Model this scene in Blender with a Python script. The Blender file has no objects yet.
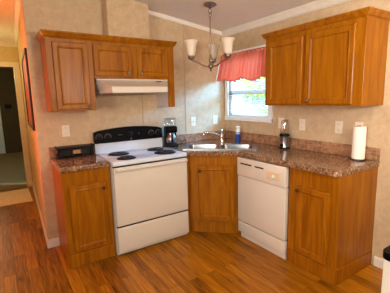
import bpy, bmesh, math, random
from mathutils import Vector, Matrix
from mathutils.geometry import tessellate_polygon
random.seed(7)
S = bpy.context.scene
C = S.collection
PI = math.pi

# ------------------------------------------------------------------ camera
cd = bpy.data.cameras.new('camera')
cam = bpy.data.objects.new('camera', cd)
C.objects.link(cam)
cd.sensor_fit = 'HORIZONTAL'
cd.sensor_width = 36.0
cd.lens = 299.78 / 390 * 36.0
cd.clip_start = 0.02
R_ = Vector((0.83674149, -0.54706103, -0.02424677))
U_ = Vector((0.10650037, 0.11914229, 0.98714882))
F_ = Vector((0.53714184, 0.82857066, -0.1579535))
m = Matrix((R_, U_, -F_)).transposed().to_4x4()
m.translation = Vector((-2.58910697, -3.21764926, 1.46290405))
cam.matrix_world = m
S.camera = cam

# ------------------------------------------------------------------ light
S.view_settings.view_transform = 'Standard'
S.view_settings.look = 'None'
S.view_settings.gamma = 1.0
S.view_settings.use_curve_mapping = False
S.view_settings.exposure = -0.17
w = bpy.data.worlds.new('sky')
S.world = w
w.use_nodes = True
bg = w.node_tree.nodes['Background']
bg.inputs[0].default_value = (0.40, 0.76, 1.0, 1)
bg.inputs[1].default_value = 6.0

def light(name, kind, loc, energy, col, size=0.5, size_y=None, aim=None, spread=None):
    l = bpy.data.lights.new(name, kind)
    l.energy = energy
    l.color = col
    if kind == 'AREA':
        l.shape = 'RECTANGLE' if size_y else 'SQUARE'
        l.size = size
        if size_y: l.size_y = size_y
        if spread: l.spread = spread
    elif kind == 'SUN':
        l.angle = size
    else:
        l.shadow_soft_size = size
    o = bpy.data.objects.new(name, l)
    C.objects.link(o)
    o.location = loc
    if aim is not None:
        o.rotation_euler = (Vector(aim) - Vector(loc)).to_track_quat('-Z', 'Y').to_euler()
    return o

light('sun', 'SUN', (6, 4, 8), 4.0, (1, 0.93, 0.8), 0.02, aim=(0, 8, 0))
light('ceiling_lamp_light', 'POINT', (-1.7, -3.4, 2.35), 33, (1, 0.90, 0.74), 0.14)
light('ceiling_fill_uplight', 'AREA', (-1.3, -3.8, 1.7), 72, (1, 0.88, 0.76), 0.35, aim=(-1.0, -3.2, 2.6))  # unseen fill added to brighten the ceiling; no floor lamp stands here
light('left_fill_light', 'AREA', (-5.35, -3.7, 1.6), 42, (1, 0.96, 0.86), 1.8, 1.3, aim=(0, -1.6, 1.1), spread=math.radians(85))  # fill added from the left for the right wall; there is no window
light('kitchen_window_skylight', 'AREA', (1.6, -1.25, 2.3), 430, (0.15, 0.48, 1), 1.7, .8, aim=(-.7, -.05, 1.15))
light('left_red_fill', 'AREA', (-3.15, -.17, 1.15), 4.5, (1, 0.13, 0.02), 0.25, 0.9, aim=(-2.2, -.2, .95), spread=math.radians(100))  # unseen red source added for the glow on left-facing sides and floor
light('hall_red_fill', 'POINT', (-2.9, .34, 1.8), 20, (1, 0.22, 0.05), 0.08)  # added unseen fill that reddens the near end of the hall
light('hall_lamp_light', 'POINT', (-2.95, 1.9, 2.05), 10, (1, 0.92, 0.42), 0.10)
light('far_room_light', 'POINT', (-3.0, 5.2, 2.1), 17, (1, 0.85, 0.45), 0.15)

# ------------------------------------------------------------------ materials
def srgb(r, g, b):
    f = lambda c: (c / 255 / 12.92) if c / 255 <= 0.04045 else ((c / 255 + 0.055) / 1.055) ** 2.4
    return (f(r), f(g), f(b), 1)

def new_mat(name):
    m = bpy.data.materials.new(name)
    m.use_nodes = True
    nt = m.node_tree
    return m, nt, nt.nodes['Principled BSDF']

def plain(name, col, rough=0.5, metal=0.0, noise=0.04, nscale=12, trans=0.0, spec=0.5, alpha=1.0, bump=0.0):
    m, nt, b = new_mat(name)
    b.inputs['Roughness'].default_value = rough
    b.inputs['Metallic'].default_value = metal
    b.inputs['Specular IOR Level'].default_value = spec
    b.inputs['Transmission Weight'].default_value = trans
    b.inputs['Alpha'].default_value = alpha
    tc = nt.nodes.new('ShaderNodeTexCoord')
    n = nt.nodes.new('ShaderNodeTexNoise')
    n.inputs['Scale'].default_value = nscale
    n.inputs['Detail'].default_value = 4
    nt.links.new(tc.outputs['Object'], n.inputs['Vector'])
    r = nt.nodes.new('ShaderNodeValToRGB')
    r.color_ramp.elements[0].position = 0.3
    r.color_ramp.elements[1].position = 0.7
    r.color_ramp.elements[0].color = tuple(c * (1 - noise) for c in col[:3]) + (1,)
    r.color_ramp.elements[1].color = tuple(min(1, c * (1 + noise)) for c in col[:3]) + (1,)
    nt.links.new(n.outputs['Fac'], r.inputs['Fac'])
    nt.links.new(r.outputs['Color'], b.inputs['Base Color'])
    if bump:
        bp = nt.nodes.new('ShaderNodeBump')
        bp.inputs['Strength'].default_value = bump
        bp.inputs['Distance'].default_value = 0.004
        nt.links.new(n.outputs['Fac'], bp.inputs['Height'])
        nt.links.new(bp.outputs['Normal'], b.inputs['Normal'])
    return m

def wood(name, dark, mid, lite, rough=0.28, scl=(9, 9, 0.9)):
    m, nt, b = new_mat(name)
    b.inputs['Roughness'].default_value = rough
    b.inputs['Specular IOR Level'].default_value = 0.16
    tc = nt.nodes.new('ShaderNodeTexCoord')
    oi = nt.nodes.new('ShaderNodeObjectInfo')
    ad = nt.nodes.new('ShaderNodeVectorMath'); ad.operation = 'ADD'
    mu = nt.nodes.new('ShaderNodeVectorMath'); mu.operation = 'SCALE'
    cx = nt.nodes.new('ShaderNodeCombineXYZ')
    for i in range(3): nt.links.new(oi.outputs['Random'], cx.inputs[i])
    nt.links.new(cx.outputs[0], mu.inputs[0]); mu.inputs['Scale'].default_value = 7
    nt.links.new(tc.outputs['Object'], ad.inputs[0]); nt.links.new(mu.outputs[0], ad.inputs[1])
    mp = nt.nodes.new('ShaderNodeMapping')
    mp.inputs['Scale'].default_value = scl
    nt.links.new(ad.outputs[0], mp.inputs['Vector'])
    n = nt.nodes.new('ShaderNodeTexNoise')
    n.inputs['Scale'].default_value = 2.2
    n.inputs['Detail'].default_value = 5
    n.inputs['Distortion'].default_value = 1.2
    nt.links.new(mp.outputs[0], n.inputs['Vector'])
    r = nt.nodes.new('ShaderNodeValToRGB')
    e = r.color_ramp.elements
    e[0].position = 0.28; e[0].color = dark
    e[1].position = 0.72; e[1].color = lite
    k = e.new(0.5); k.color = mid
    nt.links.new(n.outputs['Fac'], r.inputs['Fac'])
    nt.links.new(r.outputs['Color'], b.inputs['Base Color'])
    return m

M = {}
M['oak'] = wood('oak', srgb(128, 72, 6), srgb(149, 89, 10), srgb(166, 104, 16))
M['wallpaper'] = None
def wallpaper(name, a, bcol):
    m, nt, b = new_mat(name)
    b.inputs['Roughness'].default_value = 0.75
    b.inputs['Specular IOR Level'].default_value = 0.25
    tc = nt.nodes.new('ShaderNodeTexCoord')
    n = nt.nodes.new('ShaderNodeTexNoise'); n.inputs['Scale'].default_value = 14; n.inputs['Detail'].default_value = 6; n.inputs['Roughness'].default_value = 0.75
    nt.links.new(tc.outputs['Object'], n.inputs['Vector'])
    r = nt.nodes.new('ShaderNodeValToRGB')
    r.color_ramp.elements[0].position = 0.32; r.color_ramp.elements[0].color = a
    r.color_ramp.elements[1].position = 0.68; r.color_ramp.elements[1].color = bcol
    nt.links.new(n.outputs['Fac'], r.inputs['Fac'])
    nt.links.new(r.outputs['Color'], b.inputs['Base Color'])
    return m
M['wallpaper'] = wallpaper('tan_wallpaper', srgb(190, 164, 130), srgb(212, 188, 154))
M['hall_wall'] = wallpaper('hall_wallpaper', srgb(206, 180, 130), srgb(222, 198, 148))
M['batten'] = plain('batten_strip', srgb(190, 163, 126), 0.6)
M['ceiling'] = plain('ceiling_paint', srgb(238, 230, 220), 0.85, noise=0.03, nscale=30, bump=0.3)
M['white_paint'] = plain('white_trim_paint', srgb(232, 224, 210), 0.45)
M['white_app'] = plain('white_enamel', srgb(216, 209, 197), 0.22, noise=0.01)
M['cooktop'] = plain('cool_lit_cooktop_enamel', srgb(216, 226, 238), 0.12, noise=0.01)  # cool tint painted in for window light mirrored by the white enamel
M['bisque'] = plain('bisque_plastic', srgb(222, 196, 160), 0.35, noise=0.01)
M['black_gloss'] = plain('black_gloss', srgb(6, 6, 10), 0.45, spec=0.07)
M['black'] = plain('black_plastic', srgb(12, 11, 11), 0.4, spec=0.2)
M['gap'] = plain('dark_gap', srgb(20, 15, 11), 0.7)
M['coil'] = plain('coil_element', srgb(34, 33, 35), 0.45, 0.4)
M['chrome'] = plain('chrome', srgb(205, 205, 205), 0.12, 1.0)
M['steel'] = plain('stainless_steel', srgb(150, 152, 154), 0.28, 1.0, noise=0.06, nscale=30)
M['nickel'] = plain('brushed_nickel', srgb(150, 138, 122), 0.28, 1.0)
M['bronze'] = plain('dark_bronze', srgb(92, 66, 44), 0.35, 0.9)
M['plate'] = plain('ivory_plate', srgb(232, 222, 202), 0.4, noise=0.01)
M['plate_slot'] = plain('plate_slot', srgb(120, 108, 92), 0.5)
M['paper'] = plain('paper_towel', srgb(246, 240, 230), 0.9, noise=0.02, nscale=60, bump=0.4)
M['cardboard'] = plain('cardboard', srgb(170, 130, 85), 0.8)
M['blue'] = plain('blue_label', srgb(24, 70, 160), 0.35)
M['white_plastic'] = plain('white_plastic', srgb(238, 246, 248), 0.35)
M['greymetal'] = plain('grey_hood_panel', srgb(196, 194, 190), 0.6)
M['rug'] = plain('tan_rug', srgb(236, 216, 186), 0.95, noise=0.15, nscale=40, bump=0.6)
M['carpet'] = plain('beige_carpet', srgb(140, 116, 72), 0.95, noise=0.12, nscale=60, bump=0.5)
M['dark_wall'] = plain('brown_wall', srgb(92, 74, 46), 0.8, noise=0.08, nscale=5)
M['picture'] = plain('picture_print', srgb(170, 90, 66), 0.6, noise=0.35, nscale=7)
M['frame_dark'] = plain('dark_picture_frame', srgb(52, 26, 16), 0.35)
M['grass'] = plain('lawn', srgb(150, 160, 70), 0.9, noise=0.2, nscale=3)
M['leaf'] = plain('leaf', srgb(226, 222, 96), 0.7, noise=0.3, nscale=4)
M['drive'] = plain('pale_driveway', srgb(226, 224, 218), 0.9, noise=0.05)
M['bark'] = plain('bark', srgb(96, 76, 54), 0.9)

def glassm(name, col, rough, alpha):
    m, nt, b = new_mat(name)
    nt.nodes.remove(b)
    out = nt.nodes['Material Output']
    tr = nt.nodes.new('ShaderNodeBsdfTransparent'); tr.inputs[0].default_value = col
    gl = nt.nodes.new('ShaderNodeBsdfGlossy'); gl.inputs['Roughness'].default_value = rough
    mx = nt.nodes.new('ShaderNodeMixShader'); mx.inputs[0].default_value = alpha
    nt.links.new(tr.outputs[0], mx.inputs[1]); nt.links.new(gl.outputs[0], mx.inputs[2])
    nt.links.new(mx.outputs[0], out.inputs['Surface'])
    return m
M['pane'] = glassm('window_glass', (0.94, 0.98, 1, 1), 0.02, 0.05)
M['clear'] = glassm('clear_plastic', (0.94, 0.95, 0.95, 1), 0.08, 0.12)

def cloth(name, col, tcol, fac):
    m, nt, b = new_mat(name)
    out = nt.nodes['Material Output']
    b.inputs['Base Color'].default_value = col
    b.inputs['Roughness'].default_value = 0.85
    tl = nt.nodes.new('ShaderNodeBsdfTranslucent'); tl.inputs[0].default_value = tcol
    mx = nt.nodes.new('ShaderNodeMixShader'); mx.inputs[0].default_value = fac
    nt.links.new(b.outputs[0], mx.inputs[1]); nt.links.new(tl.outputs[0], mx.inputs[2])
    nt.links.new(mx.outputs[0], out.inputs['Surface'])
    return m
M['curtain'] = cloth('coral_curtain_fabric', srgb(246, 146, 122), srgb(254, 176, 150), 0.55)
M['shade'] = cloth('frosted_glass_shade', srgb(248, 240, 226), srgb(252, 246, 234), 0.4)
M['blind'] = cloth('blind_slat', srgb(236, 240, 242), srgb(236, 240, 242), 0.3)

def granite(name, cols, rough, scale=70, tile=None):
    m, nt, b = new_mat(name)
    b.inputs['Roughness'].default_value = rough
    tc = nt.nodes.new('ShaderNodeTexCoord')
    v = nt.nodes.new('ShaderNodeTexVoronoi'); v.inputs['Scale'].default_value = scale
    n = nt.nodes.new('ShaderNodeTexNoise'); n.inputs['Scale'].default_value = scale * 0.55; n.inputs['Detail'].default_value = 6; n.inputs['Roughness'].default_value = 0.7
    nt.links.new(tc.outputs['Object'], v.inputs['Vector']); nt.links.new(tc.outputs['Object'], n.inputs['Vector'])
    sp = nt.nodes.new('ShaderNodeSeparateColor'); nt.links.new(v.outputs['Color'], sp.inputs[0])
    mx = nt.nodes.new('ShaderNodeMath'); mx.operation = 'MULTIPLY_ADD'
    nt.links.new(sp.outputs[0], mx.inputs[0]); mx.inputs[1].default_value = 0.35
    nt.links.new(n.outputs['Fac'], mx.inputs[2])
    r = nt.nodes.new('ShaderNodeValToRGB')
    e = r.color_ramp.elements
    e[0].position = 0.45; e[0].color = cols[0]
    e[1].position = 0.9; e[1].color = cols[-1]
    for i, c in enumerate(cols[1:-1]):
        k = e.new(0.45 + 0.45 * (i + 1) / (len(cols) - 1)); k.color = c
    nt.links.new(mx.outputs[0], r.inputs['Fac'])
    if tile:
        br = nt.nodes.new('ShaderNodeTexBrick')
        br.offset = 0.0
        br.inputs['Scale'].default_value = 1.0
        br.inputs['Brick Width'].default_value = tile[0]; br.inputs['Row Height'].default_value = tile[1]
        br.inputs['Mortar Size'].default_value = 0.0025
        br.inputs['Mortar'].default_value = tile[2]
        br.inputs['Color2'].default_value = (0, 0, 0, 1)
        sx = nt.nodes.new('ShaderNodeSeparateXYZ'); cx = nt.nodes.new('ShaderNodeCombineXYZ')
        nt.links.new(tc.outputs['Object'], sx.inputs[0])
        nt.links.new(sx.outputs[0], cx.inputs[0]); nt.links.new(sx.outputs[2], cx.inputs[1])
        nt.links.new(cx.outputs[0], br.inputs['Vector'])
        mr = nt.nodes.new('ShaderNodeMix'); mr.data_type = 'RGBA'
        nt.links.new(br.outputs['Fac'], mr.inputs['Factor'])
        nt.links.new(r.outputs['Color'], mr.inputs['A']); mr.inputs['B'].default_value = tile[2]
        nt.links.new(mr.outputs['Result'], b.inputs['Base Color'])
    else:
        nt.links.new(r.outputs['Color'], b.inputs['Base Color'])
    return m
M['laminate'] = granite('brown_granite_laminate', [srgb(86, 60, 42), srgb(116, 84, 60), srgb(144, 110, 82), srgb(176, 144, 114)], 0.14, 84)
M['backsplash'] = granite('brown_backsplash', [srgb(122, 86, 60), srgb(148, 108, 80), srgb(162, 122, 92), srgb(180, 142, 110)], 0.35, 30)
M['tile'] = granite('brown_tile', [srgb(122, 86, 60), srgb(146, 106, 78), srgb(160, 120, 90), srgb(176, 138, 106)], 0.3, 30, (0.1, 0.108, srgb(176, 138, 104)))

def floor_mat():
    m, nt, b = new_mat('laminate_floor_planks')
    b.inputs['Roughness'].default_value = 0.32
    b.inputs['Specular IOR Level'].default_value = 0.3
    tc = nt.nodes.new('ShaderNodeTexCoord')
    sx = nt.nodes.new('ShaderNodeSeparateXYZ'); cx = nt.nodes.new('ShaderNodeCombineXYZ')
    nt.links.new(tc.outputs['Object'], sx.inputs[0])
    nt.links.new(sx.outputs[1], cx.inputs[0]); nt.links.new(sx.outputs[0], cx.inputs[1])
    br = nt.nodes.new('ShaderNodeTexBrick')
    br.offset = 0.37; br.offset_frequency = 2
    br.inputs['Scale'].default_value = 1.0
    br.inputs['Brick Width'].default_value = 0.95; br.inputs['Row Height'].default_value = 0.09
    br.inputs['Mortar Size'].default_value = 0.0012
    br.inputs['Color1'].default_value = (0, 0, 0, 1); br.inputs['Color2'].default_value = (1, 1, 1, 1)
    br.inputs['Mortar'].default_value = (0.1, 0.1, 0.1, 1)
    nt.links.new(cx.outputs[0], br.inputs['Vector'])
    mp = nt.nodes.new('ShaderNodeMapping'); mp.inputs['Scale'].default_value = (26, 1.7, 1)
    nt.links.new(tc.outputs['Object'], mp.inputs['Vector'])
    ad = nt.nodes.new('ShaderNodeVectorMath'); ad.operation = 'ADD'
    sc = nt.nodes.new('ShaderNodeVectorMath'); sc.operation = 'SCALE'; sc.inputs['Scale'].default_value = 9
    nt.links.new(br.outputs['Color'], sc.inputs[0])
    nt.links.new(mp.outputs[0], ad.inputs[0]); nt.links.new(sc.outputs[0], ad.inputs[1])
    n = nt.nodes.new('ShaderNodeTexNoise'); n.inputs['Scale'].default_value = 1.6; n.inputs['Detail'].default_value = 6; n.inputs['Distortion'].default_value = 1.5
    nt.links.new(ad.outputs[0], n.inputs['Vector'])
    sp = nt.nodes.new('ShaderNodeSeparateColor'); nt.links.new(br.outputs['Color'], sp.inputs[0])
    ma = nt.nodes.new('ShaderNodeMath'); ma.operation = 'MULTIPLY_ADD'
    nt.links.new(sp.outputs[0], ma.inputs[0]); ma.inputs[1].default_value = 0.3; nt.links.new(n.outputs['Fac'], ma.inputs[2])
    r = nt.nodes.new('ShaderNodeValToRGB'); e = r.color_ramp.elements
    e[0].position = 0.3; e[0].color = srgb(70, 38, 4)
    e[1].position = 0.95; e[1].color = srgb(192, 128, 24)
    k = e.new(0.6); k.color = srgb(144, 88, 8)
    nt.links.new(ma.outputs[0], r.inputs['Fac'])
    mr = nt.nodes.new('ShaderNodeMix'); mr.data_type = 'RGBA'
    nt.links.new(br.outputs['Fac'], mr.inputs['Factor'])
    nt.links.new(r.outputs['Color'], mr.inputs['A']); mr.inputs['B'].default_value = srgb(70, 34, 14)
    nt.links.new(mr.outputs['Result'], b.inputs['Base Color'])
    return m
M['floor'] = floor_mat()

# ------------------------------------------------------------------ mesh helpers
class B:
    """collects shapes into one bmesh"""
    def __init__(s): s.bm = bmesh.new()
    def face(s, pts):
        vs = [s.bm.verts.new(p) for p in pts]
        return s.bm.faces.new(vs)
    def box(s, x0, y0, z0, x1, y1, z1, bev=0.0, seg=2):
        vs = [s.bm.verts.new((x, y, z)) for x in (x0, x1) for y in (y0, y1) for z in (z0, z1)]
        fs = [s.bm.faces.new([vs[i] for i in q]) for q in ((0, 1, 3, 2), (4, 6, 7, 5), (0, 4, 5, 1), (2, 3, 7, 6), (0, 2, 6, 4), (1, 5, 7, 3))]
        if bev:
            es = list({e for f in fs for e in f.edges})
            bmesh.ops.bevel(s.bm, geom=es, offset=bev, segments=seg, profile=0.5, affect='EDGES')
        return s
    def hexa(s, p):
        vs = [s.bm.verts.new(q) for q in p]   # 4 bottom then 4 top, both ccw
        for q in ((3, 2, 1, 0), (4, 5, 6, 7), (0, 1, 5, 4), (1, 2, 6, 5), (2, 3, 7, 6), (3, 0, 4, 7)):
            s.bm.faces.new([vs[i] for i in q])
        return s
    def prism(s, poly, z0, z1, holes=()):
        loops = [poly] + list(holes)
        allp = [Vector((p[0], p[1], 0)) for l in loops for p in l]
        tri = tessellate_polygon([[Vector((p[0], p[1], 0)) for p in l] for l in loops])
        lo = [s.bm.verts.new((p.x, p.y, z0)) for p in allp]
        hi = [s.bm.verts.new((p.x, p.y, z1)) for p in allp]
        for t in tri:
            a, b_, c = t
            n = (allp[b_] - allp[a]).cross(allp[c] - allp[a]).z
            if n < 0: a, b_, c = c, b_, a
            try:
                s.bm.faces.new((hi[a], hi[b_], hi[c])); s.bm.faces.new((lo[c], lo[b_], lo[a]))
            except ValueError: pass
        k = 0
        for l in loops:
            n = len(l)
            for i in range(n):
                a, b_ = k + i, k + (i + 1) % n
                s.bm.faces.new((lo[a], lo[b_], hi[b_], hi[a]))
            k += n
        return s
    def profile(s, prof, path_a, path_b, axis_u, axis_v):
        """sweep a 2-D profile straight from a to b; axis_u/axis_v are 3-D axes of the profile"""
        a, b_ = Vector(path_a), Vector(path_b); u, v = Vector(axis_u), Vector(axis_v)
        A = [s.bm.verts.new(a + u * p[0] + v * p[1]) for p in prof]
        Z = [s.bm.verts.new(b_ + u * p[0] + v * p[1]) for p in prof]
        n = len(prof)
        for i in range(n): s.bm.faces.new((A[i], A[(i + 1) % n], Z[(i + 1) % n], Z[i]))
        s.bm.faces.new(A[::-1]); s.bm.faces.new(Z)
        return s
    def lathe(s, prof, loc=(0, 0, 0), axis='z', n=24, mat=None):
        L = Vector(loc)
        rings = []
        for r, h in prof:
            ring = []
            if r < 1e-6:
                p = Vector((0, 0, h)); ring = [p]
            else:
                ring = [Vector((r * math.cos(2 * PI * i / n), r * math.sin(2 * PI * i / n), h)) for i in range(n)]
            out = []
            for p in ring:
                if axis == 'y': p = Vector((p.x, p.z, -p.y))       # height along +y
                elif axis == '-y': p = Vector((p.x, -p.z, p.y))     # height along -y
                elif axis == 'x': p = Vector((p.z, p.y, -p.x))
                if mat: p = mat @ p
                out.append(s.bm.verts.new(p + L))
            rings.append(out)
        for a, b_ in zip(rings, rings[1:]):
            if len(a) == 1 and len(b_) == 1: continue
            for i in range(n):
                j = (i + 1) % n
                if len(a) == 1: s.bm.faces.new((a[0], b_[j], b_[i]))
                elif len(b_) == 1: s.bm.faces.new((a[i], a[j], b_[0]))
                else: s.bm.faces.new((a[i], a[j], b_[j], b_[i]))
        return s
    def tube(s, pts, r, n=8, closed=False):
        pts = [Vector(p) for p in pts]
        rings = []
        up = Vector((0, 0, 1))
        N = len(pts)
        prev = None
        for i, p in enumerate(pts):
            a = pts[i - 1] if (i > 0 or closed) else p
            b_ = pts[(i + 1) % N] if (i < N - 1 or closed) else p
            t = (b_ - a).normalized()
            if prev is None:
                x = t.cross(up)
                if x.length < 1e-3: x = t.cross(Vector((1, 0, 0)))
            else:
                x = prev - t * prev.dot(t)
                if x.length < 1e-4: x = t.cross(up)
            x.normalize(); prev = x
            y = t.cross(x)
            rr = r[i] if isinstance(r, (list, tuple)) else r
            rings.append([s.bm.verts.new(p + (x * math.cos(2 * PI * k / n) + y * math.sin(2 * PI * k / n)) * rr) for k in range(n)])
        rng = range(N) if closed else range(N - 1)
        for i in rng:
            a, b_ = rings[i], rings[(i + 1) % N]
            for k in range(n): s.bm.faces.new((a[k], a[(k + 1) % n], b_[(k + 1) % n], b_[k]))
        if not closed:
            s.bm.faces.new(rings[0][::-1]); s.bm.faces.new(rings[-1])
        return s
    def make(s, name, mat, parent=None, smooth=None, mods=()):
        bmesh.ops.recalc_face_normals(s.bm, faces=s.bm.faces)
        me = bpy.data.meshes.new(name)
        s.bm.to_mesh(me); s.bm.free()
        if smooth is not None:
            for p in me.polygons: p.use_smooth = True
            me.set_sharp_from_angle(angle=math.radians(smooth))
        me.materials.append(M[mat])
        o = bpy.data.objects.new(name, me)
        C.objects.link(o)
        if parent: o.parent = parent
        return o

def bevel(o, wd, seg=3, ang=40):
    md = o.modifiers.new('bevel', 'BEVEL'); md.width = wd; md.segments = seg
    md.limit_method = 'ANGLE'; md.angle_limit = math.radians(ang)
    return o

def tag(o, label, cat, group=None):
    o['label'] = label; o['category'] = cat
    if group: o['group'] = group
    return o
def thing(name, label, cat, loc=(0, 0, 0), rz=0.0, group=None):
    o = bpy.data.objects.new(name, None)
    o.empty_display_size = 0.1
    C.objects.link(o); o.location = loc; o.rotation_euler = (0, 0, rz)
    return tag(o, label, cat, group)
def struct(o):
    o['kind'] = 'structure'; return o
def dup(root, loc, rz, label, group=None):
    r = root.copy(); C.objects.link(r); r.location = loc; r.rotation_euler = (0, 0, rz)
    r['label'] = label
    if group: r['group'] = group
    for ch in list(root.children):
        c = ch.copy(); C.objects.link(c); c.parent = r
        for g in list(ch.children):
            d = g.copy(); C.objects.link(d); d.parent = c
    return r

# ------------------------------------------------------------------ the setting
XL, YF = -5.6, -5.5              # left wall and front wall of the open room
WE = -2.303                      # left end of the kitchen back wall
def cz(x): return 2.30 - 0.13 * x
CH = 0.15

struct(B().box(XL - .15, YF - .15, -.1, .15, 2.66, 0).make('floor', 'floor'))
struct(B().hexa([(XL - .15, YF - .15, cz(XL - .15)), (.15, YF - .15, cz(.15)), (.15, .12, cz(.15)), (XL - .15, .12, cz(XL - .15)),
                 (XL - .15, YF - .15, cz(XL - .15) + .1), (.15, YF - .15, cz(.15) + .1), (.15, .12, cz(.15) + .1), (XL - .15, .12, cz(XL - .15) + .1)]).make('ceiling', 'ceiling'))
HL = -3.30                       # hall left wall
b = B()
def wallpoly(x0, x1, z0, y0=0.0, y1=.12):
    b.hexa([(x0, y0, z0), (x1, y0, z0), (x1, y1, z0), (x0, y1, z0), (x0, y0, cz(x0)), (x1, y0, cz(x1)), (x1, y1, cz(x1)), (x0, y1, cz(x0))])
wallpoly(WE, .0, 0); wallpoly(HL, WE, 2.45); wallpoly(XL - .15, HL, 0)
struct(b.make('wall_back', 'wallpaper'))
# right wall with the window opening
WY0, WY1, WZ0, WZ1 = -.80, -.075, 1.215, 1.99
b = B()
b.box(0, YF - .15, 0, .12, WY0, 2.32); b.box(0, WY1, 0, .12, .12, 2.32)
b.box(0, WY0, 0, .12, WY1, WZ0); b.box(0, WY0, WZ1, .12, WY1, 2.32)
struct(b.make('wall_right', 'wallpaper'))
# left and front walls (out of view)
b = B()
b.box(XL - .12, YF - .15, 0, XL, 0, 3.05)
struct(b.make('wall_left', 'wallpaper'))
b = B()
b.hexa([(XL, YF - .12, 0), (0, YF - .12, 0), (0, YF, 0), (XL, YF, 0), (XL, YF - .12, cz(XL)), (0, YF - .12, cz(0)), (0, YF, cz(0)), (XL, YF, cz(XL))])
struct(b.make('wall_front', 'wallpaper'))
# boxed vent chase above the hood cabinet
cx0, cx1 = -1.592, -1.148
b = B().hexa([(cx0, -CH, 2.06), (cx1, -CH, 2.06), (cx1, 0, 2.06), (cx0, 0, 2.06), (cx0, -CH, cz(cx0)), (cx1, -CH, cz(cx1)), (cx1, 0, cz(cx1)), (cx0, 0, cz(cx0))])
struct(b.make('trim_1', 'wallpaper'))
# hall
hx = lambda y: WE + 0.092 * (y / 2.65)
b = B().hexa([(hx(.12), .12, 0), (hx(.12) + .1, .12, 0), (hx(2.65) + .1, 2.65, 0), (hx(2.65), 2.65, 0), (hx(.12), .12, 2.45), (hx(.12) + .1, .12, 2.45), (hx(2.65) + .1, 2.65, 2.45), (hx(2.65), 2.65, 2.45)])
struct(b.make('wall_hall_right', 'hall_wall'))
struct(B().box(HL - .1, .12, 0, HL, 2.65, 2.45).make('wall_hall_left', 'hall_wall'))
struct(B().box(HL - .1, .12, 2.45, -2.0, 2.77, 2.53).make('ceiling_hall', 'ceiling'))
DR, DL2, DT = -2.29, -3.08, 2.05
b = B()
b.box(DR, 2.65, 0, -2.1, 2.77, 2.45); b.box(HL - .1, 2.65, 0, DL2, 2.77, 2.45); b.box(DL2, 2.65, DT, DR, 2.77, 2.45)
struct(b.make('wall_hall_end', 'hall_wall'))
b = B()
b.box(DR - .005, 2.63, 0, DR + .075, 2.65, DT + .07, .004); b.box(DL2 - .075, 2.63, 0, DL2 + .005, 2.65, DT + .07, .004); b.box(DL2 + .005, 2.63, DT - .005, DR - .005, 2.65, DT + .07, .004)
b.box(DR - .012, 2.65, 0, DR, 2.77, DT); b.box(DL2, 2.65, 0, DL2 + .012, 2.77, DT)
struct(b.make('door_1', 'white_paint'))
# room beyond the hall
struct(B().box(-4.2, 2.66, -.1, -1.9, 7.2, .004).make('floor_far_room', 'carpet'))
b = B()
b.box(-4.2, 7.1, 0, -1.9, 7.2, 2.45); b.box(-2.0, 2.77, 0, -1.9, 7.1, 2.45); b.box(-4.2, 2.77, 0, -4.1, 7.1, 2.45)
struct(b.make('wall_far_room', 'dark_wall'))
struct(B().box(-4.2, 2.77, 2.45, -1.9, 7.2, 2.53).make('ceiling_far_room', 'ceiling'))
# crown mouldings and baseboards
crown = [(0, 0), (0, -.055), (-.012, -.058), (-.03, -.045), (-.055, -.012), (-.07, .003), (-.07, .012), (0, .012)]
crown = [(a, c + cz(0)) for a, c in crown]
struct(B().profile(crown, (0, YF, 0), (0, 0, 0), (1, 0, 0), (0, 0, 1)).make('trim_2', 'white_paint'))
b = B()
b.hexa([(cx1, -.014, cz(cx1) - .04), (0, -.014, cz(0) - .04), (0, 0, cz(0) - .045), (cx1, 0, cz(cx1) - .045), (cx1, -.022, cz(cx1)), (0, -.022, cz(0)), (0, 0, cz(0)), (cx1, 0, cz(cx1))])
struct(b.make('trim_3', 'ceiling'))
b = B()
pf = [(0, 0), (-.075, 0), (-.075, -.012), (-.045, -.02), (-.015, -.06), (-.012, -.085), (0, -.085)]
b.profile(pf, (hx(.0), .0, 2.45), (hx(2.65), 2.65, 2.45), (1, 0, 0), (0, 0, 1))
b.profile(pf, (hx(2.65), 2.65, 2.45), (HL, 2.65, 2.45), (0, 1, 0), (0, 0, 1))
struct(b.make('trim_4', 'white_paint'))
def base_prof(h=.086, t=.013): return [(0, 0), (-t, 0), (-t, h - .012), (-t * .5, h), (0, h)]
struct(B().profile(base_prof(), (0, YF, 0), (0, -2.035, 0), (1, 0, 0), (0, 0, 1)).make('baseboard_right', 'white_paint'))
b = B().profile(base_prof(), (WE - .013, 0, 0), (-2.203, 0, 0), (0, 1, 0), (0, 0, 1))
struct(b.make('baseboard_back', 'white_paint'))
struct(B().profile(base_prof(), (WE, -.012, 0), (hx(2.63), 2.63, 0), (1, 0, 0), (0, 0, 1)).make('baseboard_hall', 'white_paint'))
# wallpaper seam battens
b = B()
b.box(-1.207, -.004, 1.02, -1.193, 0, 1.69)
struct(b.make('trim_5', 'batten'))
b = B(); b.box(-.635, -.004, 1.03, -.623, 0, cz(-.63) - .045)
struct(b.make('trim_6', 'batten'))

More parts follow.
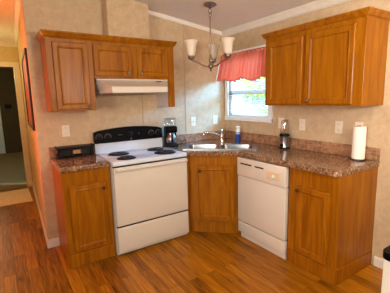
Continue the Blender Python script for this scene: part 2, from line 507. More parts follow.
# window
wn = B()
wn.box(-.018, WY0 - .055, WZ0 - .05, 0, WY0 + .005, WZ1 + .05, .003); wn.box(-.018, WY1 - .005, WZ0 - .05, 0, WY1 + .052, WZ1 + .05, .003)
wn.box(-.03, WY0 - .055, WZ0 - .045, 0, WY1 + .052, WZ0 + .005, .004); wn.box(-.018, WY0 + .005, WZ1 - .005, 0, WY1 - .005, WZ1 + .05, .003)
for y0, y1, z0, z1 in ((WY0, WY0 + .035, WZ0, WZ1), (WY1 - .035, WY1, WZ0, WZ1), (WY0, WY1, WZ0, WZ0 + .04), (WY0, WY1, WZ1 - .035, WZ1), (WY0, WY1, 1.505, 1.55)):
    wn.box(.03, y0, z0, .1, y1, z1)
wf = struct(wn.make('window_1', 'white_plastic'))
p = B().box(.06, WY0 + .03, WZ0 + .03, .066, WY1 - .03, WZ1 - .03).make('pane', 'pane', wf)

# ------------------------------------------------------------------ outside the window
struct(B().box(.3, -12, -.5, 30, 30, -.35).make('ground_lawn', 'grass'))
struct(B().box(2.2, -9, -.35, 8.5, 25, -.33).make('ground_driveway', 'drive'))
def bush(loc, r, label, seed):
    rnd = random.Random(seed)
    t = thing('leafy_tree', label, 'tree', loc)
    B().tube([(0, 0, 0), (.03, 0, r * .5), (0, .04, r)], [.12, .1, .07], 8).make('trunk', 'bark', t)
    bb = B()
    for i in range(1100):
        d = Vector((rnd.gauss(0, 1), rnd.gauss(0, 1), rnd.gauss(0, 1))).normalized() * r * (rnd.random() ** .4)
        c = Vector((d.x, d.y, r * 1.15 + d.z * .95))
        a = Vector((rnd.gauss(0, 1), rnd.gauss(0, 1), rnd.gauss(0, 1))).normalized()
        u = a.cross(Vector((rnd.gauss(0, 1), rnd.gauss(0, 1), rnd.gauss(0, 1)))).normalized()
        s_ = r * .11
        bb.face([c - a * s_, c + u * s_ * .5, c + a * s_, c - u * s_ * .5])
    bb.make('foliage', 'leaf', t)
bush((11.5, 9.2, -.35), 2.3, 'leafy yellow-green tree on the left of the view outside the window', 1)
bush((13.4, 5.2, -.35), 2.2, 'leafy yellow-green tree on the right of the view outside the window', 2)

# blind
bl = thing('window_blind', 'white horizontal slat blind hanging in the kitchen window', 'blind', (.014, (WY0 + WY1) / 2, WZ0))
hw = (WY1 - WY0) / 2 - .012
B().box(-.012, -hw, WZ1 - WZ0 - .03, .012, hw, WZ1 - WZ0 - .002, .003).make('headrail', 'white_plastic', bl)
B().box(-.01, -hw, .014, .01, hw, .026, .003).make('bottom_rail', 'white_plastic', bl)
z = .05
while z < WZ1 - WZ0 - .04:
    s = B(); s.hexa([(-.011, -hw, z - .005), (.011, -hw, z + .005), (.011, hw, z + .005), (-.011, hw, z - .005), (-.011, -hw, z - .004), (.011, -hw, z + .006), (.011, hw, z + .006), (-.011, hw, z - .004)])
    s.make('slat', 'blind', bl)
    z += .026

# ------------------------------------------------------------------ cabinets
def panel_door(x0, z0, x1, z1, y=0.0, t=.02, fr=.048):
    """recessed-panel door: back at y, front at y - t"""
    bb = B(); bm = bb.bm
    def ring(i, yy): return [bm.verts.new(q) for q in ((x0 + i, yy, z0 + i), (x1 - i, yy, z0 + i), (x1 - i, yy, z1 - i), (x0 + i, yy, z1 - i))]
    rs = [ring(0, y), ring(0, y - t + .006), ring(.006, y - t), ring(fr - .012, y - t), ring(fr - .006, y - t - .002), ring(fr, y - t + .001), ring(fr + .007, y - t + .0085)]
    for a, c in zip(rs, rs[1:]):
        for i in range(4): bm.faces.new((a[i], a[(i + 1) % 4], c[(i + 1) % 4], c[i]))
    bm.faces.new(rs[0][::-1]); bm.faces.new(rs[-1])
    return bb
def knob(parent, x, z, y, mat='nickel'):
    B().lathe([(0.006, 0), (.006, .012), (.013, .016), (.016, .022), (.013, .028), (0, .03)], (x, y, z), '-y', 14).make('knob', mat, parent, 60)

def face_frame(w, z0, z1, stiles, rails, t=.018):
    """stiles: list of (x0,x1); rails: list of (z0,z1) between the outer stiles"""
    bb = B()
    for a, c in stiles: bb.box(a, 0, z0, c, t, z1, .0015, 1)
    for a, c in rails: bb.box(stiles[0][1] - .001, .0008, a, stiles[-1][0] + .001, t, c)
    return bb

def cabinet(name, label, loc, rz, w, d, z0, z1, doors, rail=(.05, .13), group=None, kick=None, stile=.05):
    t = thing(name, label, 'cabinet', loc, rz, group)
    bb = B()
    bb.box(0, .018, z0, .016, d, z1); bb.box(w - .016, .018, z0, w, d, z1)
    bb.box(.016, .018, z0 + .002, w - .016, d, z0 + .02); bb.box(.016, d - .008, z0 + .02, w - .016, d, z1)
    bb.box(.016, .018, z1 - .018, w - .016, d - .008, z1 - .001)
    bb.make('carcass', 'oak', t)
    lap = .018
    xs = [(0, max(.02, doors[0][0] + lap))] + [(doors[i][2] - lap, doors[i + 1][0] + lap) for i in range(len(doors) - 1)] + [(doors[-1][2] - lap, w)]
    face_frame(w, z0, z1, xs, [(z0 + .001, max(d[1] for d in doors) + lap), (min(d[3] for d in doors) - lap, z1 - .001)]).make('face_frame', 'oak', t)
    for (a, b0, c, d1, k) in doors:
        dr = panel_door(a, b0, c, d1).make('door', 'oak', t)
        if k: knob(dr, k[0], k[1], -.02, 'bronze' if name == 'base_cabinet' else 'nickel')
    if kick: kick(t)
    return t

BD = .545
# left base cabinet
xL, xR = -2.202, -1.792
def kickL(t):
    B().box(0, -.006, 0, xR - xL, .012, .118, .003).make('toe_board', 'oak', t)
cabinet('base_cabinet', 'oak base cabinet with one door left of the white stove', (xL, -BD, 0), 0, xR - xL, BD - .002, .02, .872, [(.048, .143, .364, .742, (.334, .692))], (.13, .125), None, kickL)
# end base cabinet on the right wall
ey0, ey1 = -1.548, -2.009
def kickR(t):
    wd = ey0 - ey1
    B().box(0, -.006, 0, wd + .006, .012, .125, .003).make('toe_board', 'oak', t)
    B().box(wd, .012, 0, wd + .008, BD - .016, .125, .003).make('side_base_board', 'oak', t)
cabinet('base_cabinet', 'oak base cabinet with one door at the right end, beside the dishwasher', (-BD, ey0, 0), -PI / 2, ey0 - ey1, BD - .002, .02, .872, [(.095, .135, .393, .727, (.115, .687))], (.13, .13), None, kickR, .06)
# diagonal sink base
P0, P1 = Vector((-.942, -.544, 0)), Vector((-.544, -.905, 0))
dv = (P1 - P0); dw_ = dv.length; da = math.atan2(dv.y, dv.x)
tk = thing('sink_base_cabinet', 'oak corner cabinet set diagonally under the sink, one door', 'cabinet', P0, da)
inv = (Matrix.Translation(P0) @ Matrix.Rotation(da, 4, 'Z')).inverted()
L = lambda x, y: inv @ Vector((x, y, 0))
def wallpanel(bb, a, c, t, z0, z1):
    a, c = L(*a), L(*c); n = Vector((0, 0, 1)).cross(c - a).normalized() * t
    bb.hexa([(a.x, a.y, z0), (c.x, c.y, z0), (c.x + n.x, c.y + n.y, z0), (a.x + n.x, a.y + n.y, z0), (a.x, a.y, z1), (c.x, c.y, z1), (c.x + n.x, c.y + n.y, z1), (a.x + n.x, a.y + n.y, z1)])
bb = B()
wallpanel(bb, (-.942, -.005), (-.942, -.52), .014, .02, .872); wallpanel(bb, (-.52, -.905), (-.005, -.905), .014, .02, .872)
bb.prism([L(*q)[:2] for q in ((-.92, -.52), (-.52, -.885), (-.02, -.885), (-.02, -.02), (-.92, -.02))], .1, .118)
bb.make('carcass', 'oak', tk)
face_frame(dw_, .13, .872, [(0, .122), (.469, dw_)], [(.13, .173), (.742, .871)]).make('face_frame', 'oak', tk)
dr = panel_door(.104, .155, .487, .76).make('door', 'oak', tk)
knob(dr, .122, .706, -.02, 'bronze')
B().box(-.01, .022, 0, dw_ + .01, .036, .13).make('toe_board', 'oak', tk)
# filler strip between the stove and the corner cabinet
fl = B().box(-1.003, -.545, 0, -.944, -.527, .872, .002).make('filler_strip', 'oak'); tag(fl, 'narrow oak filler strip between stove and corner sink cabinet', 'filler strip')

# upper cabinets, left run
UD = .30
cabinet('upper_cabinet', 'oak wall cabinet with one tall door, left of the range hood', (-2.195, -UD, 0), 0, .393, UD - .002, 1.378, 2.03, [(.05, 1.393, .345, 1.978, (.318, 1.428))], (.03, .07))
cabinet('upper_cabinet', 'short oak wall cabinet with two doors above the range hood', (-1.801, -UD, 0), 0, .778, UD - .002, 1.672, 2.03, [(.0, 1.694, .372, 1.976, (.332, 1.725)), (.43, 1.694, .772, 1.978, (.462, 1.723))], (.03, .07), None, None, .03)
t = thing('end_panel', 'tall oak end panel right of the range hood with pale grey inner face', 'panel', (-1.021, -UD, 0))
B().box(0, 0, 1.378, .075, UD - .002, 2.03, .002).make('panel_board', 'oak', t)
B().box(-.003, .018, 1.38, 0, UD - .004, 1.67).make('inner_face', 'greymetal', t)
# crown on the cabinets
cprof = [(0, 0), (-.004, .012), (-.012, .016), (-.026, .042), (-.03, .048), (-.03, .06), (-.001, .06), (-.0005, 0)]
def crown_run(name, label, x0, x1, yf, loc, rz, z, parent=None, yb=-.002):
    t = B(); bm = t.bm
    # front run with mitred returns on both ends, local frame: x along, -y front
    path = [((x0, yb), (-1, 0)), ((x0, yf), (-1, -1)), ((x1, yf), (1, -1)), ((x1, yb), (1, 0))]
    rings = []
    for (px, py), (ox, oy) in path:
        rings.append([bm.verts.new((px - ox * a, py - oy * a, z + h)) for a, h in cprof])
    n = len(cprof)
    for a, c in zip(rings, rings[1:]):
        for i in range(n): bm.faces.new((a[i], a[(i + 1) % n], c[(i + 1) % n], c[i]))
    bm.faces.new(rings[0][::-1]); bm.faces.new(rings[-1])
    o = t.make(name, 'oak', parent); o.location = loc; o.rotation_euler = (0, 0, rz)
    return o if parent else tag(o, label, 'moulding')
crown_run('cabinet_crown', 'oak crown moulding along the top of the wall cabinets over the stove', -2.195, -.946, -UD, (0, 0, 0), 0, 2.006)
# right upper cabinet
VD = .322
uc = cabinet('upper_cabinet', 'wide oak wall cabinet with two doors, right of the window', (-VD, -1.042, 0), -PI / 2, .97, VD - .002, 1.376, 2.03, [(.042, 1.390, .44, 1.972, None), (.476, 1.390, .9, 1.98, (.52, 1.421))], (.025, .065), None, None, .045)
crown_run('crown', None, 0, .97, 0, (0, 0, 0), 0, 2.006, uc, VD - .002)

# ------------------------------------------------------------------ worktops
def arc(cx, cy, r, a0, a1, n=6): return [(cx + r * math.cos(math.radians(a0 + (a1 - a0) * i / n)), cy + r * math.sin(math.radians(a0 + (a1 - a0) * i / n))) for i in range(n + 1)]
CFr = -.578
ct = thing('worktop', 'brown granite-look worktop left of the stove', 'worktop', (-2.0, -.3, .873))
o = B().prism([(xL - .012 + 2.0, .3), (xL - .012 + 2.0, CFr + .3), (xR + 2.0, CFr + .3), (xR + 2.0, .3)], 0, .046).make('slab', 'laminate', ct, 40); bevel(o, .012)
o = B().box(xL - .012 + 2.0, .281, .0465, xR + 2.0, .299, .153, .004).make('backsplash', 'backsplash', ct)
# sink frame: origin on the sink centre, local x along the diagonal, local y to the corner
ux = Vector((math.cos(da), math.sin(da), 0)); uy = Vector((-math.sin(da), math.cos(da), 0))
SCn = Vector((-.535, -.57, 0))
def sw(x, y): q = SCn + ux * x + uy * y; return (q.x, q.y)
hole = [sw(-.375, -.19), (sw(.375, -.19)), sw(.375, .15), sw(-.375, .15)]
ye = ey1 - .008
outer = [(-1.000, 0), (-1.000, CFr), (-.962, CFr)] + [(-.578, -.925)] + [(-.578, ye + .04)] + arc(-.538, ye + .04, .04, 180, 270, 5) + [(0, ye), (0, 0)]
wt = thing('worktop', 'brown granite-look worktop with the sink, running along the right wall', 'worktop', (0, 0, .873))
o = B().prism(outer, 0, .046, [hole]).make('slab', 'laminate', wt, 40); bevel(o, .012)
o = B().box(-1.0, -.019, .0465, -.0, 0, .153, .004).make('backsplash', 'backsplash', wt)
o = B().box(.02, -.019, .0465, -ye, 0, .153, .003).make('backsplash', 'tile', wt); o.rotation_euler = (0, 0, -PI / 2)

# ------------------------------------------------------------------ sink and faucet
def rrect(x0, y0, x1, y1, r, n=4):
    return arc(x1 - r, y1 - r, r, 0, 90, n) + arc(x0 + r, y1 - r, r, 90, 180, n) + arc(x0 + r, y0 + r, r, 180, 270, n) + arc(x1 - r, y0 + r, r, 270, 360, n)
sk = thing('kitchen_sink', 'double-bowl stainless steel sink set diagonally in the corner worktop', 'sink', (SCn.x, SCn.y, .9195), da)
bowls = [(-.36, -.175, -.015, .13), (.015, -.175, .36, .13)]
rim = B().prism(rrect(-.43, -.215, .41, .225, .04), 0, .006, [rrect(*q, .05) for q in bowls]).make('rim', 'steel', sk)
for q in bowls:
    bb = B(); lo = []
    top = rrect(*q, .05); bot = rrect(q[0] + .02, q[1] + .02, q[2] - .02, q[3] - .02, .05)
    A = [bb.bm.verts.new((x, y, .004)) for x, y in top]; D_ = [bb.bm.verts.new((x, y, -.15)) for x, y in bot]
    n = len(A)
    for i in range(n): bb.bm.faces.new((A[i], D_[i], D_[(i + 1) % n], A[(i + 1) % n]))
    bb.bm.faces.new(D_)
    bo = bb.make('bowl', 'steel', sk, 50)
    B().lathe([(0, .004), (.02, .003), (.04, .006), (.045, 0)], ((q[0] + q[2]) / 2, (q[1] + q[3]) / 2, -.15), 'z', 20).make('drain', 'chrome', bo, 50)
fq = sw(.0, .178)
fa = thing('faucet', 'chrome kitchen faucet with a long low spout on the sink deck', 'faucet', (-.425, -.462, .9262), 0)
B().lathe([(.0, 0), (.032, 0), (.032, .008), (.024, .016), (.024, .085), (.026, .1), (.018, .118), (0, .12)], (0, 0, 0), 'z', 20).make('base', 'chrome', fa, 50)
sp_dir = (Vector((-.585, -.40, 0)) - Vector((-.425, -.462, 0))).normalized()
pts = [Vector((0, 0, .07)) + sp_dir * d + Vector((0, 0, h)) for d, h in ((.0, 0), (.03, .025), (.07, .05), (.12, .068), (.17, .078), (.2, .078), (.215, .07), (.22, .05))]
B().tube(pts, [.014, .013, .012, .012, .012, .012, .012, .011], 10).make('spout', 'chrome', fa, 60)
B().tube([(0, 0, .115), (.0, .0, .13), (.012, .02, .165), (.014, .024, .18)], [.012, .011, .008, .006], 10).make('handle', 'chrome', fa, 60)

# ------------------------------------------------------------------ stove
rl, rr = -1.785, -1.008; rw = rr - rl
st = thing('stove', 'white electric stove with black control panel and four coil burners', 'stove', (rl, -.62, 0))
B().box(0, .03, .012, rw, .6, .885, .004).make('body', 'white_app', st)
bb = B(); bb.box(-.0, -.006, .876, rw, .6, .916, .008, 3); bb.make('cooktop', 'cooktop', st, 40)
B().hexa([(0, .545, .9155), (rw, .545, .9155), (rw, .6, .9155), (0, .6, .9155), (0, .555, 1.03), (rw, .555, 1.03), (rw, .6, 1.03), (0, .6, 1.03)]).make('riser', 'cooktop', st)
n = 16
fr_, bk_ = [], []
poly = [(0, 1.022)] + [(rw, 1.022)] + [(rw - rw * i / n, 1.142 + .034 * math.sin(PI * i / n) ** .8 if 0 < i < n else 1.135) for i in range(n + 1)]
bb = B()
A = [bb.bm.verts.new((x, .53 + (z - 1.022) * .12, z)) for x, z in poly]; D_ = [bb.bm.verts.new((x, .6, z)) for x, z in poly]
bb.bm.faces.new(A); bb.bm.faces.new(D_[::-1])
for i in range(len(A)): bb.bm.faces.new((A[i], A[(i + 1) % len(A)], D_[(i + 1) % len(A)], D_[i]))
cp = bb.make('control_panel', 'black_gloss', st, 30); bevel(cp, .006, 2, 50)
for x in (.045, .137, .637, .725):
    z = 1.085
    B().lathe([(.032, 0), (.032, .005), (.028, .007), (.021, .01), (.019, .028), (0, .03)], (x, .538, z), '-y', 20).make('knob', 'black', cp, 40)
    B().lathe([(.036, 0), (.036, .003), (.0325, .003), (.0325, 0)], (x, .539, z), '-y', 24).make('knob_ring', 'plate_slot', cp)
B().lathe([(.032, 0), (.032, .005), (.024, .01), (.022, .026), (0, .028)], (.391, .538, 1.098), '-y', 20).make('knob', 'black', cp, 40)
B().lathe([(.008, 0), (.008, .003), (0, .003)], (.391, .535, 1.045), '-y', 16).make('badge', 'chrome', cp)
for x in (.25, .265, .285, .48):
    B().box(x, .534, 1.092, x + .009, .539, 1.1).make('indicator_mark', 'plate_slot', cp)
B().box(.004, .0, .862, rw - .004, .03, .876).make('top_gap', 'gap', st)
dr = B().box(.004, -.008, .305, rw - .004, .03, .862, .008, 3).make('oven_door', 'white_app', st, 40)
h = B(); h.box(.02, -.05, .832, rw - .02, -.03, .856, .007, 3); h.box(.05, -.034, .836, .08, -.006, .852); h.box(rw - .08, -.034, .836, rw - .05, -.006, .852)
h.make('handle', 'white_app', dr, 40)
B().box(.006, .004, .29, rw - .006, .03, .306).make('drawer_gap', 'gap', st)
dw = B(); dw.box(.004, -.008, .045, rw - .004, .03, .29, .008, 3); dw.make('storage_drawer', 'white_app', st, 40)
B().box(.02, -.012, .262, rw - .02, .02, .272, .004).make('drawer_lip', 'white_app', st)
B().box(.02, .045, 0, rw - .02, .58, .012).make('base', 'gap', st)
for x, y, r in ((.172, .115, .078), (.19, .385, .095), (.6, .145, .1), (.605, .385, .078)):
    pan = B().lathe([(r + .012, .0), (r + .012, .004), (r, .005), (r * .6, .001), (.02, .0005), (0, .0005)], (x, y, .9165), 'z', 28).make('burner', 'black_gloss', st, 50)
    pts = []
    for i in range(int(70 * r / .08)):
        a = i * .3; rad = .02 + (r - .024) * i / (70 * r / .08)
        pts.append((x + rad * math.cos(a), y + rad * math.sin(a), .9265))
    B().tube(pts, .0055, 6).make('coil', 'coil', pan, 60)

# ------------------------------------------------------------------ range hood
hd = thing('range_hood', 'cream metal range hood under the short wall cabinet', 'range hood', (-1.41, 0, 1.532))
a, c = .375, .30; e = .262
B().hexa([(-c, -.52, .0), (e, -.52, 0), (a, -.005, 0), (-a, -.005, 0), (-c, -.52, .055), (e, -.52, .055), (a, -.298, .125), (-a, -.298, .125)]).make('hood_shell', 'white_app', hd)
B().box(-a, -.31, .125, a, -.005, .137, .002).make('top_flange', 'white_app', hd)
for s in (0, .03): B().box(.22 + s, -.36, .1075, .243 + s, -.345, .1165, .002).make('switch', 'black', hd)
B().box(-.25, -.42, -.004, .25, -.1, .0).make('filter', 'steel', hd)

# ------------------------------------------------------------------ dishwasher
dy0, dy1 = -.912, -1.543; ww = dy0 - dy1
dwr = thing('dishwasher', 'white built-in dishwasher with a dial on its top panel', 'dishwasher', (-.565, dy0, 0), -PI / 2)
B().box(.006, .03, .02, ww - .006, .54, .868).make('tub', 'gap', dwr)
o = B().box(.004, -.022, .676, ww - .004, .03, .862, .008, 3).make('control_panel', 'white_app', dwr, 40)
B().box(.055, -.0235, .797, .215, -.02, .812, .002).make('handle_slot', 'gap', o)
B().box(.26, -.0235, .797, .375, -.02, .812, .002).make('handle_slot', 'gap', o)
B().box(.415, -.025, .722, .57, -.021, .79, .002).make('dial_plate', 'bisque', o)
kb = B().lathe([(.024, 0), (.024, .006), (.018, .02), (0, .022)], (.49, -.025, .75), '-y', 20).make('dial', 'white_app', o, 40)
B().box(.485, -.05, .735, .495, -.046, .766).make('dial_grip', 'white_app', o)
B().box(.004, -.012, .186, ww - .004, .03, .673, .006, 3).make('door', 'white_app', dwr, 40)
B().box(.004, -.008, .06, ww - .004, .03, .176, .005, 3).make('lower_panel', 'white_app', dwr, 40)
B().box(.03, .012, .0, ww - .01, .03, .06).make('kick_plate', 'white_app', dwr)

# ------------------------------------------------------------------ curtain
vy0, vy1 = -1.03, -.018
cu = thing('window_valance', 'gathered coral red valance hanging over the kitchen window', 'curtain', (0, 0, 0))
bb = B(); NN, MM = 170, 14
grid = []
for j in range(MM + 1):
    v = j / MM
    row = []
    for i in range(NN + 1):
        u = i / NN
        y = vy0 + (vy1 - vy0) * u
        g = math.sin(u * 2 * PI * 15 + .8 * math.sin(u * 23)) + .45 * math.sin(u * 2 * PI * 31 + 1.3)
        amp = .006 + .014 * v
        if v < .12: amp = .009
        x = -.062 - .07 * v * (0.55 + .45 * u) + amp * g
        hem = .018 * math.sin(u * 19 + .4) + .006 * math.sin(u * 2 * PI * 15)
        z = 2.008 + (1 if v < .02 else 0) * .004 * g - v * (.352 + hem - .02 * u)
        row.append(bb.bm.verts.new((x, y, z)))
    grid.append(row)
for j in range(MM):
    for i in range(NN): bb.bm.faces.new((grid[j][i], grid[j][i + 1], grid[j + 1][i + 1], grid[j + 1][i]))
o = bb.make('fabric', 'curtain', cu, 70)
so = o.modifiers.new('thick', 'SOLIDIFY'); so.thickness = .0015
B().tube([(-.002, vy1 - .004, 1.985), (-.062, vy1 - .004, 1.985), (-.062, vy0 + .012, 1.985), (-.002, vy0 + .012, 1.985)], .006, 8).make('rod', 'white_plastic', cu, 60)

# ------------------------------------------------------------------ chandelier
HX, HY = -.703, -.648
zc_ = cz(HX)
chn = thing('chandelier', 'brushed nickel chandelier with three frosted bell shades over the corner', 'chandelier', (HX, HY, 0))
B().lathe([(0, zc_ + .004), (.065, zc_ + .004), (.066, zc_ - .012), (.05, zc_ - .022), (.02, zc_ - .03), (.01, zc_ - .045), (0, zc_ - .045)], n=24).make('canopy', 'nickel', chn, 40)
def ringpts(z, r, ax):
    return [((r * .7 * math.cos(a) if ax == 0 else 0), (r * .7 * math.cos(a) if ax else 0), z + r * math.sin(a)) for a in [2 * PI * i / 16 for i in range(16)]]
B().tube(ringpts(zc_ - .066, .026, 0), .0035, 6, True).make('chain_link', 'nickel', chn, 60)
B().tube(ringpts(zc_ - .105, .026, 1), .0035, 6, True).make('chain_link', 'nickel', chn, 60)
B().lathe([(0, 1.9), (.007, 1.9), (.007, zc_ - .125), (0, zc_ - .125)], n=10).make('rod', 'nickel', chn, 60)
HB = -.036
B().lathe([(r, z + HB) for r, z in ((0, 1.768), (.008, 1.772), (.012, 1.785), (.008, 1.793), (.024, 1.805), (.03, 1.82), (.024, 1.838), (.013, 1.85), (.017, 1.868), (.022, 1.885), (.015, 1.91), (.008, 1.938), (0, 1.943))], n=18).make('hub', 'nickel', chn, 50)
fdir = math.atan2(.839, .544) - math.radians(11)
for k in range(3):
    a = fdir + k * 2 * PI / 3
    d = Vector((math.cos(a), math.sin(a), 0))
    pr = [(.0, 1.822), (.03, 1.818), (.065, 1.822), (.1, 1.838), (.135, 1.856), (.165, 1.868), (.19, 1.872), (.207, 1.88), (.212, 1.894)]
    ar = B().tube([d * r + Vector((0, 0, z + HB)) for r, z in pr], .0075, 8).make('arm', 'nickel', chn, 60)
    e = d * .212
    B().lathe([(r, z + HB) for r, z in ((0, 1.882), (.014, 1.883), (.028, 1.893), (.032, 1.908), (.028, 1.92), (0, 1.921))], (e.x, e.y, 0), n=18).make('socket_cup', 'nickel', ar, 50)
    sh = B().lathe([(.024, 1.885), (.034, 1.889), (.041, 1.91), (.045, 1.94), (.049, 1.975), (.056, 2.003), (.066, 2.023), (.073, 2.032), (.07, 2.033), (.053, 2.004), (.046, 1.975), (.042, 1.94), (.038, 1.911), (.032, 1.893), (.022, 1.888)], (e.x, e.y, 0), n=28).make('lamp_shade', 'shade', chn, 50)
    B().lathe([(0, 1.886), (.012, 1.886), (.012, 1.905), (.022, 1.93), (.02, 1.95), (0, 1.962)], (e.x, e.y, 0), n=14).make('bulb', 'white_plastic', sh, 50)

# ------------------------------------------------------------------ outlets and switches
def wall_plate(name, label, cat, loc, rz, kind, group=None, w=.072, h=.115):
    t = thing(name, label, cat, loc, rz, group)
    B().box(-w / 2, -.006, -h / 2, w / 2, 0, h / 2, .003).make('cover_plate', 'plate', t)
    if kind == 'outlet':
        for dz in (-.028, .028):
            f = B().lathe([(.017, 0), (.017, .003), (0, .003)], (0, -.006, dz), '-y', 16).make('socket_face', 'plate', t)
            s = B(); s.box(-.008, -.0095, dz - .002, -.005, -.0088, dz + .008); s.box(.005, -.0095, dz - .002, .008, -.0088, dz + .008)
            s.make('slot', 'plate_slot', f)
    else:
        B().box(-.006, -.014, -.013, .006, -.005, .013, .002).make('toggle', 'plate', t)
    return t
wall_plate('wall_outlet', 'cream outlet plate on the back wall, above the black griddle', 'outlet', (-2.042, 0, 1.173), 0, 'outlet')
wall_plate('light_switch', 'pale switch plate on the back wall, just right of the coffee maker', 'switch', (-.521, 0, 1.174), 0, 'switch')
wall_plate('light_switch', 'pale switch plate on the back wall, nearest the room corner', 'switch', (-.174, 0, 1.174), 0, 'switch')
wall_plate('light_switch', 'cream plate on the right wall, behind the blender', 'switch', (0, -.975, 1.172), -PI / 2, 'switch')
wall_plate('wall_outlet', 'cream outlet plate on the right wall, next right of the blender', 'outlet', (0, -1.253, 1.172), -PI / 2, 'outlet')
wall_plate('wall_outlet', 'cream outlet plate on the right wall, just left of the paper towels', 'outlet', (0, -1.648, 1.172), -PI / 2, 'outlet')
wall_plate('light_switch', 'tan-lit plate on the right wall, half hidden behind the paper towel roll', 'switch', (0, -1.83, 1.174), -PI / 2, 'switch')

# ------------------------------------------------------------------ things on the worktops
CT = .9195
gd = thing('griddle', 'long black electric griddle on the left worktop', 'griddle', (-1.985, -.095, CT))
o = B().box(-.175, -.068, .086, .168, .068, .108, .008, 3).make('cooking_plate', 'black', gd, 40)
for x in (-.18, .161): B().box(x, -.072, .098, x + .012, .072, .114, .003).make('end_rim', 'black', gd)
B().box(-.14, -.05, .01, .05, .06, .022, .004).make('drip_tray', 'black', gd)
B().box(-.155, .04, .022, .15, .055, .086).make('back_support', 'black', gd)
for x in (-.155, .135):
    for y in (-.048, .048): B().box(x, y - .012, 0, x + .022, y + .012, .087, .004).make('leg', 'black', gd)
B().box(-.178, -.05, .0, -.155, .04, .04, .006).make('control_probe', 'black', gd)
B().box(-.035, -.052, .035, .04, -.044, .075, .003).make('painted_reflection', 'cardboard', gd)['label'] = 'tan patch painted in for a reflection'  # tan box coloured to stand in for the reflection below the plate
for x in (-.135, .04): B().box(x, -.058, .02, x + .09, -.042, .086, .004).make('side_panel', 'black', gd)

cf = thing('coffee_maker', 'black drip coffee maker with glass carafe right of the stove', 'coffee maker', (-.925, -.135, CT), -.35)
B().box(-.07, -.1, 0, .07, .085, .035, .008, 3).make('base', 'black', cf, 40)
B().box(-.07, .02, .035, .07, .085, .23, .01, 3).make('column', 'black', cf, 40)
B().box(-.066, -.09, .165, .066, .022, .235, .012, 3).make('filter_basket', 'black_gloss', cf, 40)
B().box(-.06, -.06, .235, .06, .08, .315, .012, 3).make('water_reservoir', 'clear', cf, 40)
B().box(-.062, -.062, .315, .062, .082, .324, .004).make('lid', 'steel', cf)
ca = B().lathe([(0, .036), (.045, .036), (.056, .055), (.058, .09), (.05, .12), (.04, .145), (.04, .16), (.036, .16), (.036, .145), (.046, .12), (.054, .09), (.052, .056), (.044, .04), (0, .04)], (0, -.035, 0), n=24).make('carafe', 'steel', cf, 50)
B().tube([(0, -.075, .15), (0, -.112, .14), (0, -.12, .11), (0, -.11, .07), (0, -.092, .06)], .009, 8).make('carafe_handle', 'black', ca, 60)
B().tube([(.06, .06, .012), (.1, .05, .006), (.13, .08, .004), (.16, .1, .03), (.185, .1, .05), (.2, .095, .03), (.19, .09, .006), (.15, .1, .004)], .004, 6).make('power_cord', 'black', cf, 60)

bo = thing('spray_bottle', 'blue and white cleaning bottle standing behind the sink', 'bottle', (-.141, -.423, CT))
B().lathe([(0, 0), (.027, 0), (.029, .006), (.029, .1), (0, .1)], n=20).make('label_wrap', 'blue', bo, 40)
B().lathe([(.0285, .1), (.0285, .138), (.022, .152), (.016, .16), (.016, .172), (0, .172)], n=20).make('bottle_neck', 'white_plastic', bo, 50)
B().lathe([(.0292, .108), (.0292, .12), (.0284, .12), (.0284, .108)], n=20).make('label_stripe', 'blue', bo)
o = B(); o.box(-.026, -.016, .17, .024, .016, .196, .006); o.make('pump_head', 'white_plastic', bo)

bd = thing('blender', 'small personal blender with steel base and clear cup on the right worktop', 'blender', (-.105, -1.115, CT))
B().lathe([(0, 0), (.05, 0), (.052, .01), (.045, .03), (.047, .1), (.05, .13), (.046, .135), (0, .135)], n=24).make('motor_base', 'steel', bd, 40)
B().lathe([(.0505, .0), (.0545, .002), (.0535, .012), (.049, .02), (.045, .012)], n=24).make('foot_ring', 'black', bd, 40)
B().lathe([(.047, .135), (.052, .136), (.052, .155), (.046, .158)], n=24).make('collar', 'black', bd, 40)
B().lathe([(.045, .157), (.046, .2), (.043, .27), (.036, .3), (.03, .305), (0, .306), (0, .303), (.029, .302), (.034, .297), (.04, .268), (.043, .2), (.042, .157)], n=24).make('cup', 'clear', bd, 50)
B().lathe([(.02, 0), (.02, .012), (.014, .016), (0, .016)], (-.044, -.008, .04), 'x', 14, Matrix.Rotation(PI, 3, 'Z')).make('button', 'black', bd, 40)

pt = thing('paper_towel_roll', 'white paper towel roll standing on the right end of the worktop', 'paper towel', (-.09, -1.885, CT))
B().lathe([(0, 0), (.064, 0), (.064, .008), (.06, .011), (0, .012)], n=28).make('holder_base', 'frame_dark', pt, 40)
B().lathe([(.02, .012), (.05, .012), (.051, .02), (.051, .276), (.049, .282), (.021, .282), (.021, .26)], n=36).make('roll', 'paper', pt, 50)
B().lathe([(.021, .012), (.021, .284), (.0185, .284), (.0185, .012)], n=24).make('core', 'cardboard', pt, 50)
B().lathe([(0, .01), (.008, .01), (.008, .288), (0, .289)], n=12).make('holder_post', 'frame_dark', pt, 50)

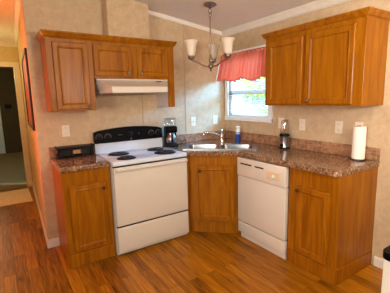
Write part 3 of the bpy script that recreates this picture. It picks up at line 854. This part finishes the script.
# ------------------------------------------------------------------ island corner at the right
isl = thing('kitchen_island', 'white island with a dark rounded countertop at the bottom right corner', 'island', (-1.142, -3.128, 0))
b = B().box(-.366, -.36, .08, .335, .376, .892, .004); b.make('body', 'white_paint', isl)
B().box(-.3, -.32, 0, .3, .32, .08).make('plinth', 'gap', isl)
o = B().prism(rrect(-.375, -.395, .375, .385, .03, 6), .892, .918).make('countertop', 'black_gloss', isl, 40); bevel(o, .007)

# ------------------------------------------------------------------ hall things
rg = thing('door_mat', 'flat tan mat on the hall floor in front of the far doorway', 'rug', (-2.64, 2.13, 0.001))
o = B().box(-.35, -.40, 0, .345, .40, .014, .004).make('mat', 'rug', rg)
pa = math.atan2(2.65, .092)
pf_ = thing('framed_picture', 'dark framed picture on the right wall of the hall', 'picture', (hx(.60) - .001, .60, 1.19), pa)
hw_, hh = .52, .78
b = B(); b.box(-hw_, 0, 0, hw_, .022, .03, .003); b.box(-hw_, 0, hh - .03, hw_, .022, hh, .003); b.box(-hw_, 0, .03, -hw_ + .03, .022, hh - .03, .003); b.box(hw_ - .03, 0, .03, hw_, .022, hh - .03, .003)
b.make('frame', 'frame_dark', pf_)
B().box(-hw_ + .03, .002, .03, hw_ - .03, .012, hh - .03).make('print', 'picture', pf_)
wd = thing('white_door', 'white door at the far side of the dark room beyond the hall', 'door', (-2.53, 7.06, 0.004))
d = B().box(-.8, 0, .01, 0, .038, 2.03, .004).make('door_leaf', 'white_plastic', wd)
for z0, z1 in ((.2, .85), (1.02, 1.85)):
    B().box(-.68, -.006, z0, -.12, 0, z1, .004).make('raised_panel', 'white_plastic', d)
B().lathe([(.02, 0), (.012, .02), (.026, .035), (.02, .055), (0, .058)], (-.07, 0, .98), '-y', 16).make('door_knob', 'frame_dark', d, 50)

hk = thing('wall_hook', 'small black hook plate on the far wall of the dark room beyond the hall', 'hook', (-2.33, 7.1, 1.37))
B().box(-.08, -.02, -.06, .08, 0, .06, .004).make('back_plate', 'black', hk)
for x in (-.045, .045): B().tube([(x, -.018, .0), (x, -.06, -.03), (x, -.075, -.01), (x, -.075, .02)], .01, 8).make('peg', 'black', hk, 60)
